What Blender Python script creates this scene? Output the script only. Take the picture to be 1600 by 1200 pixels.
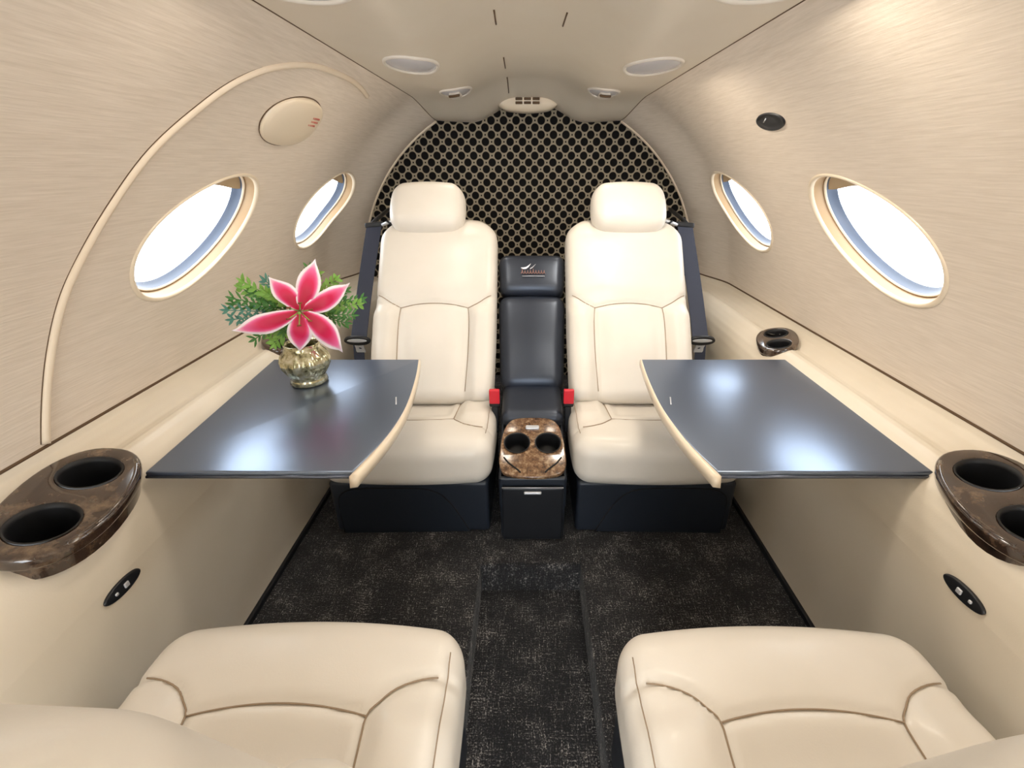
import bpy, bmesh, math, random
from mathutils import Vector, Matrix
random.seed(4)
for o in list(bpy.data.objects): bpy.data.objects.remove(o, do_unlink=True)
PI = math.pi
C = bpy.context.scene.collection
sc = bpy.context.scene

# ------------------------------------------------------------------ camera
CAM_H = 0.89
cam_d = bpy.data.cameras.new('camera'); cam = bpy.data.objects.new('camera', cam_d); C.objects.link(cam)
cam_d.sensor_width = 36; cam_d.lens = 16.2; cam_d.shift_x = -26/1600
cam_d.clip_start = 0.01
cam.location = (0, 0, CAM_H)
cam.rotation_euler = (math.radians(90) - math.atan(338/720), 0, 0)
sc.camera = cam
# ------------------------------------------------------------------ world
w = bpy.data.worlds.new('world'); sc.world = w; w.use_nodes = True
bg = w.node_tree.nodes['Background']
bg.inputs[0].default_value = (0.90, 0.955, 1.0, 1); bg.inputs[1].default_value = 5.2
sc.view_settings.view_transform = 'Standard'; sc.view_settings.look = 'None'
sc.view_settings.gamma = 1; sc.view_settings.use_curve_mapping = False
sc.view_settings.exposure = 0.64
LAMP_W = .5

# ------------------------------------------------------------------ materials
def srgb(r, g, b):
    f = lambda c: (c/12.92 if c <= .04045 else ((c+.055)/1.055)**2.4)
    return (f(r/255), f(g/255), f(b/255), 1)
def new_mat(name, col, rough=.5, metal=0, coat=0, spec=.5, sheen=0):
    m = bpy.data.materials.new(name); m.use_nodes = True
    p = m.node_tree.nodes['Principled BSDF']
    p.inputs['Base Color'].default_value = col; p.inputs['Roughness'].default_value = rough
    p.inputs['Metallic'].default_value = metal; p.inputs['Coat Weight'].default_value = coat
    p.inputs['Coat Roughness'].default_value = .12
    p.inputs['Specular IOR Level'].default_value = spec; p.inputs['Sheen Weight'].default_value = sheen
    return m
def N(m, t, **k):
    n = m.node_tree.nodes.new(t)
    for a, b in k.items(): setattr(n, a, b)
    return n
def L(m, a, b): m.node_tree.links.new(a, b)
def coords(m, scale, rot=(0,0,0)):
    tc = N(m, 'ShaderNodeTexCoord'); mp = N(m, 'ShaderNodeMapping')
    mp.inputs['Scale'].default_value = scale; mp.inputs['Rotation'].default_value = rot
    L(m, tc.outputs['Object'], mp.inputs['Vector']); return mp.outputs['Vector']
def bump(m, fac, strength, dist):
    b = N(m, 'ShaderNodeBump'); b.inputs['Strength'].default_value = strength; b.inputs['Distance'].default_value = dist
    L(m, fac, b.inputs['Height']); L(m, b.outputs[0], m.node_tree.nodes['Principled BSDF'].inputs['Normal'])
def ramp(m, fac, stops):
    r = N(m, 'ShaderNodeValToRGB'); e = r.color_ramp.elements
    while len(e) < len(stops): e.new(.5)
    for i, (p, c) in enumerate(stops): e[i].position = p; e[i].color = c
    L(m, fac, r.inputs[0]); return r.outputs[0]
def noise(m, vec, scale, detail=3, rough=.5):
    n = N(m, 'ShaderNodeTexNoise'); n.inputs['Scale'].default_value = scale
    n.inputs['Detail'].default_value = detail; n.inputs['Roughness'].default_value = rough
    L(m, vec, n.inputs['Vector']); return n.outputs[0]
def pbsdf(m): return m.node_tree.nodes['Principled BSDF']

def leather(name, col, col2, rough, coat=0):
    m = new_mat(name, col, rough, coat=coat)
    v = coords(m, (1,1,1)); n = noise(m, v, 420, 2); bump(m, n, .12, .0008)
    c = ramp(m, noise(m, v, 9, 3), [(.3, col), (.7, col2)]); L(m, c, pbsdf(m).inputs['Base Color'])
    return m
M = {}
M['cream_leather'] = leather('cream_leather', srgb(224,217,206), srgb(229,222,212), .42, .08)
M['black_leather'] = leather('black_leather', srgb(30,34,44), srgb(38,42,53), .36, 0)
pbsdf(M['black_leather']).inputs['Specular Tint'].default_value = (.72, .82, 1, 1); pbsdf(M['black_leather']).inputs['IOR'].default_value = 1.75
M['seam'] = new_mat('seam_thread', srgb(158,138,116), .8)
M['seam_dark'] = new_mat('seam_dark', srgb(14,14,16), .8)
M['ledge'] = leather('ledge_vinyl', srgb(222,211,192), srgb(226,215,197), .42, 0)
M['panel'] = leather('side_panel_vinyl', srgb(218,206,186), srgb(222,210,191), .5, 0)
# woven wall lining : long horizontal threads
m = new_mat('woven_lining', srgb(219,203,180), .75); v = coords(m, (30, 14, 420))
n = noise(m, v, 1.0, 3, .6)
L(m, ramp(m, n, [(.25, srgb(211,197,180)), (.75, srgb(228,215,200))]), pbsdf(m).inputs['Base Color']); bump(m, n, .2, .002)
M['lining'] = m
M['ceiling'] = leather('ceiling_vinyl', srgb(216,204,186), srgb(219,208,191), .42, .05)
M['bead'] = new_mat('cream_bead', srgb(228,211,188), .45)
M['gap'] = new_mat('joint_shadow_gap', srgb(92,70,48), .8)
M['plastic_cream'] = new_mat('cream_plastic', srgb(230,214,190), .32, coat=.2)
M['reveal'] = new_mat('window_reveal', srgb(160,132,98), .4)
M['gasket'] = new_mat('window_gasket', srgb(84,94,112), .4)
M['shade'] = new_mat('window_shade', srgb(186,162,128), .5)
M['lens'] = new_mat('lamp_lens', srgb(206,204,208), .25, coat=.3)
M['lens_ring'] = new_mat('lamp_ring', srgb(222,214,202), .35)
M['black_plastic'] = new_mat('black_plastic', srgb(24,26,31), .42)
M['rubber'] = new_mat('black_rubber', srgb(14,15,19), .55)
M['base_black'] = new_mat('seat_base_black', srgb(33,39,49), .4)
M['cover'] = new_mat('seat_cover_black', srgb(30,36,46), .4)
M['belt'] = new_mat('navy_belt', srgb(44,50,68), .55)
v = coords(M['belt'], (1,1,1)); bump(M['belt'], noise(M['belt'], v, 600, 1), .3, .0006)
M['steel'] = new_mat('brushed_steel', srgb(215,217,222), .42, .45)
M['red'] = new_mat('buckle_red', srgb(214,34,52), .35)
M['red_print'] = new_mat('red_print', srgb(200,80,66), .6)
M['silver_print'] = new_mat('silver_print', srgb(205,208,214), .3, .3)
M['brown_thread'] = new_mat('brown_thread', srgb(150,112,104), .6)
M['white_thread'] = new_mat('white_thread', srgb(238,238,246), .6)
# black table laminate
m = new_mat('table_black', srgb(56,62,76), .34, spec=.5); pbsdf(m).inputs['Roughness'].default_value = .29; pbsdf(m).inputs['IOR'].default_value = 3.0; pbsdf(m).inputs['Specular Tint'].default_value = (.62,.76,1,1)
M['table'] = m
M['table_edge'] = new_mat('table_edge_metal', srgb(92,98,112), .25, .6)
# burl
m = new_mat('burl_wood', srgb(70,48,34), .15, coat=1.0); v = coords(m, (1,1,1))
n1 = noise(m, v, 28, 6, .7)
L(m, ramp(m, n1, [(.3, srgb(26,20,18)), (.5, srgb(62,46,36)), (.7, srgb(116,96,76))]), pbsdf(m).inputs['Base Color'])
pbsdf(m).inputs['Coat Roughness'].default_value = .05
M['burl'] = m
m = new_mat('burl_light', srgb(110,84,60), .2, coat=.9); v = coords(m, (1,1,1))
n1 = noise(m, v, 90, 5, .7)
L(m, ramp(m, n1, [(.32, srgb(44,30,22)), (.5, srgb(118,86,60)), (.7, srgb(176,150,118))]), pbsdf(m).inputs['Base Color'])
M['burl_light'] = m
# carpet
m = new_mat('carpet', srgb(26,27,30), .95, sheen=.1); v = coords(m, (1,1,1))
n1 = noise(m, v, 300, 2, .7); n2 = noise(m, coords(m, (40,420,40)), 1, 2, .7); n3 = noise(m, coords(m, (420,40,40)), 1, 2, .7); n4 = noise(m, v, 14, 3)
a = N(m, 'ShaderNodeMath', operation='MAXIMUM'); L(m, n2, a.inputs[0]); L(m, n3, a.inputs[1])
b = N(m, 'ShaderNodeMath', operation='MULTIPLY'); L(m, a.outputs[0], b.inputs[0]); L(m, n1, b.inputs[1])
c2 = N(m, 'ShaderNodeMath', operation='MULTIPLY_ADD'); L(m, n4, c2.inputs[0]); c2.inputs[1].default_value = .25; L(m, b.outputs[0], c2.inputs[2])
L(m, ramp(m, c2.outputs[0], [(.28, srgb(9,9,11)), (.41, srgb(26,26,30)), (.48, srgb(80,78,78)), (.56, srgb(176,170,164))]), pbsdf(m).inputs['Base Color'])
bump(m, n1, .8, .004)
M['carpet'] = m
# bulkhead print: black discs ringed in tan on a diamond lattice
m = new_mat('bulkhead_print', srgb(20,18,17), .7, spec=.12); tc = N(m, 'ShaderNodeTexCoord'); sp = N(m, 'ShaderNodeSeparateXYZ')
L(m, tc.outputs['Object'], sp.inputs[0])
PX, PZ = .0475, .0478
def mth(op, a, b=None, c=None):
    n = N(m, 'ShaderNodeMath', operation=op)
    for i, q in enumerate((a, b, c)):
        if q is None: continue
        if isinstance(q, (int, float)): n.inputs[i].default_value = q
        else: L(m, q, n.inputs[i])
    return n.outputs[0]
def lat(ox, oz):
    x = mth('PINGPONG', mth('ADD', sp.outputs[0], ox*PX + 10*PX), PX/2)
    z = mth('PINGPONG', mth('ADD', sp.outputs[2], oz*PZ + 10*PZ), PZ/2)
    return mth('SQRT', mth('ADD', mth('MULTIPLY', x, x), mth('MULTIPLY', z, z)))
d = mth('MINIMUM', lat(0, 0), lat(.5, .5))
bev = mth('DIVIDE', d, PX)
tan_, dk = srgb(150,139,120), srgb(9,7,7)
L(m, ramp(m, bev, [(.0, dk), (.285, dk), (.335, tan_), (.425, tan_), (.46, dk)]), pbsdf(m).inputs['Base Color'])
M['bulkhead'] = m
# glass
m = bpy.data.materials.new('window_glass'); m.use_nodes = True; nt = m.node_tree; nt.nodes.clear()
out = nt.nodes.new('ShaderNodeOutputMaterial'); tr = nt.nodes.new('ShaderNodeBsdfTransparent'); gl = nt.nodes.new('ShaderNodeBsdfGlossy')
gl.inputs['Roughness'].default_value = .03; mx = nt.nodes.new('ShaderNodeMixShader'); mx.inputs[0].default_value = .05
nt.links.new(tr.outputs[0], mx.inputs[1]); nt.links.new(gl.outputs[0], mx.inputs[2]); nt.links.new(mx.outputs[0], out.inputs[0])
M['glass'] = m
# mercury glass vase
m = new_mat('mercury_glass', srgb(205,200,165), .16, .8); v = coords(m, (1,1,1))
L(m, ramp(m, noise(m, v, 60, 4, .6), [(.33, srgb(92,88,60)), (.5, srgb(190,184,148)), (.7, srgb(236,232,214))]), pbsdf(m).inputs['Base Color'])
M['vase'] = m
M['leaf'] = new_mat('leaf_green', srgb(62,120,48), .45)
M['leaf_light'] = new_mat('leaf_light_green', srgb(122,170,72), .45)
M['leaf_blue'] = new_mat('leaf_blue_green', srgb(72,128,112), .5)
M['stem'] = new_mat('flower_stem_green', srgb(140,176,84), .5)
M['anther'] = new_mat('anther_brown', srgb(132,70,36), .7)
# petal: uv u = 0..1 along, v = 0..1 across
m = new_mat('lily_petal', srgb(230,60,120), .45); uv = N(m, 'ShaderNodeUVMap'); s2 = N(m, 'ShaderNodeSeparateXYZ'); L(m, uv.outputs[0], s2.inputs[0])
ac = mth('MULTIPLY', mth('ABSOLUTE', mth('SUBTRACT', s2.outputs[1], .5)), 2.0)
al = mth('POWER', s2.outputs[0], 3.0)
fac = mth('ADD', mth('POWER', ac, 3.2), mth('MULTIPLY', al, .75))
L(m, ramp(m, fac, [(0, srgb(190,4,58)), (.16, srgb(218,16,84)), (.40, srgb(240,110,166)), (.66, srgb(252,238,244))]), pbsdf(m).inputs['Base Color'])
pbsdf(m).inputs['Subsurface Weight'].default_value = .05
M['petal'] = m

# ------------------------------------------------------------------ helpers
def link(name, me, mat, parent=None):
    o = bpy.data.objects.new(name, me); C.objects.link(o)
    if mat is not None: me.materials.append(mat)
    if parent: o.parent = parent
    return o
def mesh(name, verts, faces, mat, parent=None, smooth=True):
    me = bpy.data.meshes.new(name); me.from_pydata([tuple(v) for v in verts], [], faces); me.update()
    bm = bmesh.new(); bm.from_mesh(me); bmesh.ops.remove_doubles(bm, verts=bm.verts, dist=1e-6)
    bmesh.ops.recalc_face_normals(bm, faces=bm.faces); bm.to_mesh(me); bm.free()
    if smooth: me.shade_smooth()
    return link(name, me, mat, parent)
def empty(name, label, cat, loc=(0,0,0), group=None):
    o = bpy.data.objects.new(name, None); C.objects.link(o); o.location = loc; o.empty_display_size = .05
    tag(o, label, cat, group); return o
def tag(o, label, cat, group=None):
    o['label'] = label; o['category'] = cat
    if group: o['group'] = group
    return o
def struct(o): o['kind'] = 'structure'; return o
def axis_samples(h, r, step, k=5):
    e = [-h + r*(1-math.cos(i/k*PI/2)) * 1.0 for i in range(k+1)]
    e = [-h + r*i/k for i in range(k+1)]
    inner = 2*(h-r); n = max(1, int(math.ceil(inner/step)))
    mid = [-(h-r) + inner*i/n for i in range(1, n)]
    return e + mid + [-q for q in reversed(e)]
def rbox(hx, hy, hz, r, step=.02, fn=None, k=5):
    """rounded box centred on the origin; fn(x,y,z)->(x,y,z) deforms it"""
    r = min(r, hx*.999, hy*.999, hz*.999)
    X, Y, Z = axis_samples(hx, r, step, k), axis_samples(hy, r, step, k), axis_samples(hz, r, step, k)
    verts, faces, idx = [], [], {}
    def vid(p):
        key = (round(p[0], 6), round(p[1], 6), round(p[2], 6))
        if key in idx: return idx[key]
        c = [max(-(h-r), min(h-r, q)) for q, h in zip(p, (hx, hy, hz))]
        d = Vector([q-s for q, s in zip(p, c)]); q = Vector(c) + (d.normalized()*r if d.length > 0 else d)
        if fn: q = Vector(fn(*q))
        idx[key] = len(verts); verts.append(q); return idx[key]
    def grid(A, B, f):
        for i in range(len(A)-1):
            for j in range(len(B)-1):
                faces.append([vid(f(A[i], B[j])), vid(f(A[i+1], B[j])), vid(f(A[i+1], B[j+1])), vid(f(A[i], B[j+1]))])
    for s in (-1, 1):
        grid(X, Y, lambda a, b: (a, b, s*hz)); grid(X, Z, lambda a, b: (a, s*hy, b)); grid(Y, Z, lambda a, b: (s*hx, a, b))
    return verts, faces
def tube(pts, r, n=8, closed=False, flat=None, up=Vector((0,0,1))):
    pts = [Vector(p) for p in pts]; verts, faces = [], []; m_ = len(pts)
    rr = r if isinstance(r, (list, tuple)) else [r]*m_
    for i, p in enumerate(pts):
        a = pts[(i-1) % m_] if (closed or i > 0) else p; b = pts[(i+1) % m_] if (closed or i < m_-1) else p
        t = (b-a).normalized(); u = t.cross(up)
        if u.length < 1e-4: u = t.cross(Vector((1,0,0)))
        u.normalize(); v_ = u.cross(t)
        for j in range(n):
            an = 2*PI*j/n; verts.append(p + u*math.cos(an)*rr[i] + v_*math.sin(an)*rr[i]*(flat or 1))
    for i in range(m_ if closed else m_-1):
        for j in range(n):
            a = i*n+j; b = i*n+(j+1) % n; c = ((i+1) % m_)*n+(j+1) % n; d_ = ((i+1) % m_)*n+j
            faces.append([a, b, c, d_])
    if not closed: faces += [list(range(n)), list(range((m_-1)*n, m_*n))]
    return verts, faces
def lathe(prof, n=32, cx=0, cy=0, fn=None):
    verts, faces = [], []
    for i, (r, z) in enumerate(prof):
        for j in range(n):
            a = 2*PI*j/n; p = (cx + r*math.cos(a), cy + r*math.sin(a), z)
            verts.append(fn(r, a, z) if fn else p)
    for i in range(len(prof)-1):
        for j in range(n):
            faces.append([i*n+j, i*n+(j+1) % n, (i+1)*n+(j+1) % n, (i+1)*n+j])
    return verts, faces
def join(*ms):
    V, F = [], []
    for v_, f_ in ms:
        b = len(V); V += list(v_); F += [[q+b for q in f] for f in f_]
    return V, F
def xf(m_, fn): return [Vector(fn(*v_)) for v_ in m_[0]], m_[1]
def prism(poly, z0, z1, bevel=0):
    n = len(poly); V = [(x, y, z0) for x, y in poly] + [(x, y, z1) for x, y in poly]
    F = [list(range(n)), list(range(n, 2*n))] + [[i, (i+1) % n, n+(i+1) % n, n+i] for i in range(n)]
    return V, F
def plate(name, outer, holes, thick, bevel, mat, parent, fn, res=2):
    """flat plate with holes, bevelled edges: a filled 2D curve turned to a mesh then mapped by fn"""
    cu = bpy.data.curves.new(name, 'CURVE'); cu.dimensions = '2D'; cu.fill_mode = 'BOTH'
    cu.extrude = thick/2 - bevel; cu.bevel_depth = bevel; cu.bevel_resolution = res; cu.offset = -bevel
    for lp in [outer] + holes:
        s = cu.splines.new('POLY'); s.points.add(len(lp)-1); s.use_cyclic_u = True
        for q, (x, y) in zip(s.points, lp): q.co = (x, y, 0, 1)
    tmp = bpy.data.objects.new('tmp', cu); C.objects.link(tmp)
    me = bpy.data.meshes.new_from_object(tmp.evaluated_get(bpy.context.evaluated_depsgraph_get()))
    bpy.data.objects.remove(tmp); me.name = name; me.materials.clear()
    bm = bmesh.new(); bm.from_mesh(me); bmesh.ops.remove_doubles(bm, verts=bm.verts, dist=1e-6)
    for v_ in bm.verts: v_.co = Vector(fn(*v_.co))
    bmesh.ops.recalc_face_normals(bm, faces=bm.faces); bm.to_mesh(me); bm.free()
    me.shade_smooth(); me.set_sharp_from_angle(angle=math.radians(50))
    return link(name, me, mat, parent)
def smooth(t): t = max(0, min(1, t)); return t*t*(3-2*t)

# ------------------------------------------------------------------ cabin shell
R0, ZC, YB, YF = .75, .444, 2.0, -1.1
SEAM_T, SEAM_B = 60.2, 4.3
def sY(y): return 1 - .067*smooth((y-1.70)/.26)
def wallpt(side, y, ang, R=R0):
    a = math.radians(ang); s = sY(y)
    return Vector((side*R*math.cos(a)*s, y, ZC + R*math.sin(a)*s))
ANG_C, A_L, A_H, TILT, SE = 25.8, .194, .100, math.radians(24), 2.12   # oval windows: half length, half height (m), lean on the wall
WINS = [(-1, .997, 1), (-1, 1.620, 2), (1, .952, 3), (1, 1.562, 4)]
def winring(side, yc, phi, R, scl, dy=0, dang=0):
    e = 2/SE; c_, s_ = math.cos(phi), math.sin(phi)
    u = A_L*scl*math.copysign(abs(c_)**e, c_); v = A_H*scl*math.copysign(abs(s_)**e, s_)
    y = yc + dy + u*math.cos(TILT) - v*math.sin(TILT); a = ANG_C + dang + math.degrees((u*math.sin(TILT) + v*math.cos(TILT))/R0)
    return wallpt(side, y, a, R)
def level(y, a, yc):
    dy, da = y-yc, math.radians(a-ANG_C)*R0
    u = dy*math.cos(TILT) + da*math.sin(TILT); v = -dy*math.sin(TILT) + da*math.cos(TILT)
    return (abs(u/A_L)**SE + abs(v/A_H)**SE)**(1/SE)
def build_wall(side):
    ys = [YF + (YB-YF)*i/340 for i in range(341)]; na = 84
    angs = [SEAM_B + (SEAM_T-SEAM_B)*j/na for j in range(na+1)]
    V, inside, F = [], [], []
    for y in ys:
        for a in angs:
            yy, aa, ins = y, a, False
            for (s_, yc, k) in WINS:
                if s_ != side: continue
                l = level(y, a, yc)
                if l < 1.045:
                    ins = True
                    if l > .92: yy = yc + (y-yc)/l; aa = ANG_C + (a-ANG_C)/l
                    if l > .92 and l <= 1.045: ins = 'edge'
            V.append(wallpt(side, yy, aa)); inside.append(ins)
    n = na+1
    for i in range(len(ys)-1):
        for j in range(na):
            q = [i*n+j, i*n+j+1, (i+1)*n+j+1, (i+1)*n+j]
            if all(inside[t] for t in q): continue
            F.append(q)
    return V, F
ledge_prof = [(.748,.497),(.745,.485),(.735,.475),(.716,.465),(.702,.460),(.690,.461),(.680,.464),(.670,.463),(.658,.457),(.645,.447),(.632,.434),(.621,.416),(.614,.394),(.610,.370),(.608,.34)]
lower_prof = [(.608,.34),(.609,.30),(.612,.22),(.611,.12),(.606,.04),(.602,-.01)]
TRAYS = [(-1, .655, .525, .118, .067, .24), (1, .682, .520, .118, .067, .24), (1, .680, 1.190, .080, .052, .35), (-1, .672, 1.190, .080, .052, .35)]
def in_tray(side, x, y, k=.80):
    for s_, tx, ty, hl, hw, rot in TRAYS:
        if s_ != side: continue
        dx, dy = x-tx, y-ty; u = dy*math.cos(rot)+dx*math.sin(rot); v = -dy*math.sin(rot)+dx*math.cos(rot)
        if (u/hl)**2+(v/hw)**2 < k*k: return True
    return False
def extrude_prof(side, prof, sub=5):
    P = []
    for i in range(len(prof)-1):
        for k in range(sub):
            t = k/sub; P.append((prof[i][0]*(1-t)+prof[i+1][0]*t, prof[i][1]*(1-t)+prof[i+1][1]*t))
    P.append(prof[-1])
    ys = [YF + .25*i for i in range(6)] + [.39 + .008*i for i in range(35)] + [.8, .95] + [1.08 + .008*i for i in range(28)] + [1.4, 1.5, 1.6] + [1.62 + .02*i for i in range(20)]
    V = [(side*x*sY(y), y, z) for y in ys for x, z in P]; n = len(P)
    F = [[i*n+j, i*n+j+1, (i+1)*n+j+1, (i+1)*n+j] for i in range(len(ys)-1) for j in range(n-1) if P[j][1] < .425 or not in_tray(side, (P[j][0]+P[j+1][0])/2, (ys[i]+ys[i+1])/2)]
    return V, F
for side, nm in ((-1, 'left'), (1, 'right')):
    V, F = build_wall(side); wo = struct(mesh('wall_'+nm, V, F, M['lining']))
    wo['label'] = 'curved cream woven sidewall lining on the %s of the cabin' % nm
    mesh('armrest_ledge', *extrude_prof(side, ledge_prof), M['ledge'], wo)
    mesh('lower_panel', *extrude_prof(side, lower_prof), M['ledge'], wo)
    # dark shadow gaps along both seams
    ys = [YF + .1*i for i in range(28)] + [1.66 + .02*i for i in range(18)]
    g = tube([wallpt(side, y, SEAM_B-.1, R0+.0005) for y in ys], .0028, 6)
    mesh('seam_gap', *g, M['gap'], wo)
    g = tube([wallpt(side, y, SEAM_T+.1, R0+.0005) for y in ys], .0022, 6)
    mesh('seam_gap', *g, M['gap'], wo)
    b = rbox(.005, (YB-YF)/2, .008, .003, .2)
    struct(mesh('baseboard_'+nm, *xf(b, lambda x, y, z: (side*(.601*sY(y+(YB+YF)/2)) + x, y+(YB+YF)/2, z+.006)), M['black_plastic']))

# ceiling: channel in the middle, soft lobes at the sides
def ceil_z(x, y):
    a = abs(x)/.375
    base = ZC + R0*math.sin(math.radians(SEAM_T))*sY(y)
    bulge = -.006*math.sin(PI*min(1, a))*smooth((a-.2)/.3)
    return base + bulge + .052*(1-smooth((a-.12)/.5))
def ceil_x(u, y): return u*R0*math.cos(math.radians(SEAM_T))*sY(y)
ys = [YF + (YB-YF)*i/130 for i in range(131)]; us = [-1 + 2*j/70 for j in range(71)]
V = [(ceil_x(u, y), y, ceil_z(ceil_x(u, y)/sY(y), y)) for y in ys for u in us]
F = [[i*71+j, i*71+j+1, (i+1)*71+j+1, (i+1)*71+j] for i in range(130) for j in range(70)]
ceil = struct(mesh('ceiling', V, F, M['ceiling'])); ceil['label'] = 'cream moulded headliner panel along the middle of the cabin'
# panel joint lines
for (x0, y0, x1, y1) in ((-.062,1.03,-.064,1.12), (.070,1.04,.068,1.13), (-.064,1.42,-.066,1.56), (-.067,1.70,-.068,1.84)):
    pts = [(x0+(x1-x0)*t/4, y0+(y1-y0)*t/4, ceil_z(x0+(x1-x0)*t/4, y0+(y1-y0)*t/4)-.0002) for t in range(5)]
    mesh('panel_slit', *tube(pts, .0017, 6), M['gap'], ceil)
for yy in (.70, .715):
    pts = [(ceil_x(u, yy), yy, ceil_z(ceil_x(u, yy), yy)+.0003) for u in us]
    mesh('cross_joint', *tube(pts, .0012, 5), M['ceiling'], ceil)

# back wall (rear bulkhead)
n = 96; V = [(0, YB, ZC)] + [(.715*math.cos(2*PI*i/n), YB, ZC+.715*math.sin(2*PI*i/n)) for i in range(n)]
V += [(x, y+.02, z) for x, y, z in V]
F = [[0, 1+i, 1+(i+1) % n] for i in range(n)] + [[n+1, n+2+i, n+2+(i+1) % n] for i in range(n)] + [[1+i, 1+(i+1) % n, n+2+(i+1) % n, n+2+i] for i in range(n)]
bk = struct(mesh('wall_back', V, F, M['bulkhead'], smooth=False)); bk['label'] = 'arched rear bulkhead covered in black fabric printed with tan rings'
rim = [wallpt(1, YB-.004, a, R0+.001) for a in range(-20, 61, 4)]
for s in (-1, 1):
    mesh('arch_rim', *tube([(s*p.x, p.y, p.z) for p in rim], .007, 8), M['bead'], bk)

# floor with a dropped aisle
fl = struct(mesh('floor', *join(
    xf(rbox(.25, (YB-YF)/2, .05, .006, .4), lambda x, y, z: (-.370+x, y+(YB+YF)/2, z-.05)),
    xf(rbox(.25, (YB-YF)/2, .05, .006, .4), lambda x, y, z: (.380+x, y+(YB+YF)/2, z-.05)),
    xf(rbox(.125, (YB-.845)/2, .05, .006, .4), lambda x, y, z: (.005+x, y+(YB+.845)/2, z-.05)),
    xf(rbox(.135, (.9-YF)/2, .02, .004, .4), lambda x, y, z: (.005+x, y+(.9+YF)/2, z-.11)),
    ), M['carpet'])); fl['label'] = 'black flecked woven carpet floor with a dropped aisle'

# windows
NP = 72
def ring_mesh(side, yc, rows, closed_rows=False):
    V = []
    for (R, scl, dy, da) in rows:
        V += [winring(side, yc, 2*PI*k/NP, R, scl, dy, da) for k in range(NP)]
    F = [[i*NP+k, i*NP+(k+1) % NP, (i+1)*NP+(k+1) % NP, (i+1)*NP+k] for i in range(len(rows)-1) for k in range(NP)]
    return V, F
for side, yc, k in WINS:
    root = bpy.data.objects.new('window_%d' % k, None); C.objects.link(root); root['kind'] = 'structure'
    root.location = wallpt(side, yc, ANG_C)
    root['label'] = 'oval cabin window, %s one on the %s side' % ('nearer' if k in (1, 3) else 'rearmost', 'left' if side < 0 else 'right')
    inv = Matrix.Translation(-root.location)
    def wm(name, vf, mat):
        return mesh(name, [inv @ Vector(v_) for v_ in vf[0]], vf[1], mat, root)
    wm('window_lip', ring_mesh(side, yc, [(R0+.004,1.03,0,0),(R0-.0015,1.025,0,0),(R0-.003,1.0,0,0),(R0-.0015,.975,0,0),(R0+.004,.962,0,0)]), M['plastic_cream'])
    wm('window_reveal', ring_mesh(side, yc, [(R0+.003,.966,0,0),(R0+.010,.955,0,0),(R0+.018,.945,0,0),(R0+.026,.935,0,0)]), M['reveal'])
    wm('inner_rim', ring_mesh(side, yc, [(R0+.026,.94,0,0),(R0+.022,.93,0,0),(R0+.0215,.918,0,0),(R0+.026,.908,0,0)]), M['plastic_cream'])
    wm('gasket', ring_mesh(side, yc, [(R0+.025,.912,0,0),(R0+.032,.90,0,0),(R0+.038,.875,0,0),(R0+.043,.85,0,0)]), M['gasket'])
    vg = [winring(side, yc, 2*PI*q/NP, R0+.040, .865) for q in range(NP)]; cpt = sum((Vector(v_) for v_ in vg), Vector())/NP
    wm('window_pane', (vg + [cpt], [[q, (q+1) % NP, NP] for q in range(NP)]), M['glass'])
    # pulled-up shade: a sliver at the top of the opening with a curved lower edge
    V = []
    for q in range(0, 241):
        ph = 2*PI*q/240; p_ = winring(side, yc, ph, R0+.030, .91)
        ang_ = math.degrees(math.atan2(p_.z-ZC, abs(p_.x)/1)); V.append((ang_, p_))
    zt = max(p_.z for _, p_ in V); top = [p_ for _, p_ in V if p_.z > zt-.040]
    top.sort(key=lambda p_: p_.y); y0, y1 = top[0].y, top[-1].y; up_ = []
    for q in range(13):
        yy = y0+(y1-y0)*q/12; near = max((p_ for p_ in top if abs(p_.y-yy) < (y1-y0)/10), key=lambda p_: p_.z)
        up_.append((Vector((near.x, yy, near.z)), math.degrees(math.atan2(near.z-ZC, abs(near.x)))))
    a0 = min(q[1] for q in up_) - .3
    V, F = [], []
    for q, (pt_, an) in enumerate(up_):
        b_ = wallpt(side, pt_.y, a0 + .5*math.cos((q-6)/6*PI), R0+.030)
        for r_ in range(4): V.append(b_.lerp(pt_, r_/3))
    F = [[q*4+r_, q*4+r_+1, q*4+5+r_, q*4+4+r_] for q in range(12) for r_ in range(3)]
    wm('window_shade', (V, F), M['shade'])
    # outer skin ring so that no light leaks round the reveal
# outer fuselage skin (keeps daylight to the windows only)
for side in (-1, 1):
    pass

# emergency exit bead on the left wall
door_pts = [(.606,4.6),(.630,9.9),(.656,15.7),(.684,21.4),(.720,26.8),(.758,32.5),(.798,38.8),(.846,44.5),(.898,50.2),(.963,53.9),(1.066,56.4),(1.221,57.0),(1.32,56.6),(1.42,55.4)]
def catmull(P, n=6):
    out = []
    for i in range(len(P)-1):
        p0, p1, p2, p3 = P[max(0,i-1)], P[i], P[i+1], P[min(len(P)-1, i+2)]
        for k in range(n):
            t = k/n
            out.append(tuple(.5*((2*b)+(-a+c)*t+(2*a-5*b+4*c-d_)*t*t+(-a+3*b-3*c+d_)*t**3) for a, b, c, d_ in zip(p0, p1, p2, p3)))
    return out + [tuple(P[-1])]
dp = catmull(door_pts)
tr_o = struct(mesh('trim_1', *tube([wallpt(-1, y, a, R0-.0005) for y, a in dp], .0062, 8), M['bead'])); tr_o['label'] = 'raised cream bead outlining the exit panel on the left wall'
def rad(p, dd):
    c_ = Vector((p.x, 0, p.z-ZC)); c_.normalize(); return p + c_*dd
mesh('joint_gap', *tube([wallpt(-1, y-.006, a+.12, R0+.0008) for y, a in dp], .0016, 6), M['gap'], tr_o)

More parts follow.
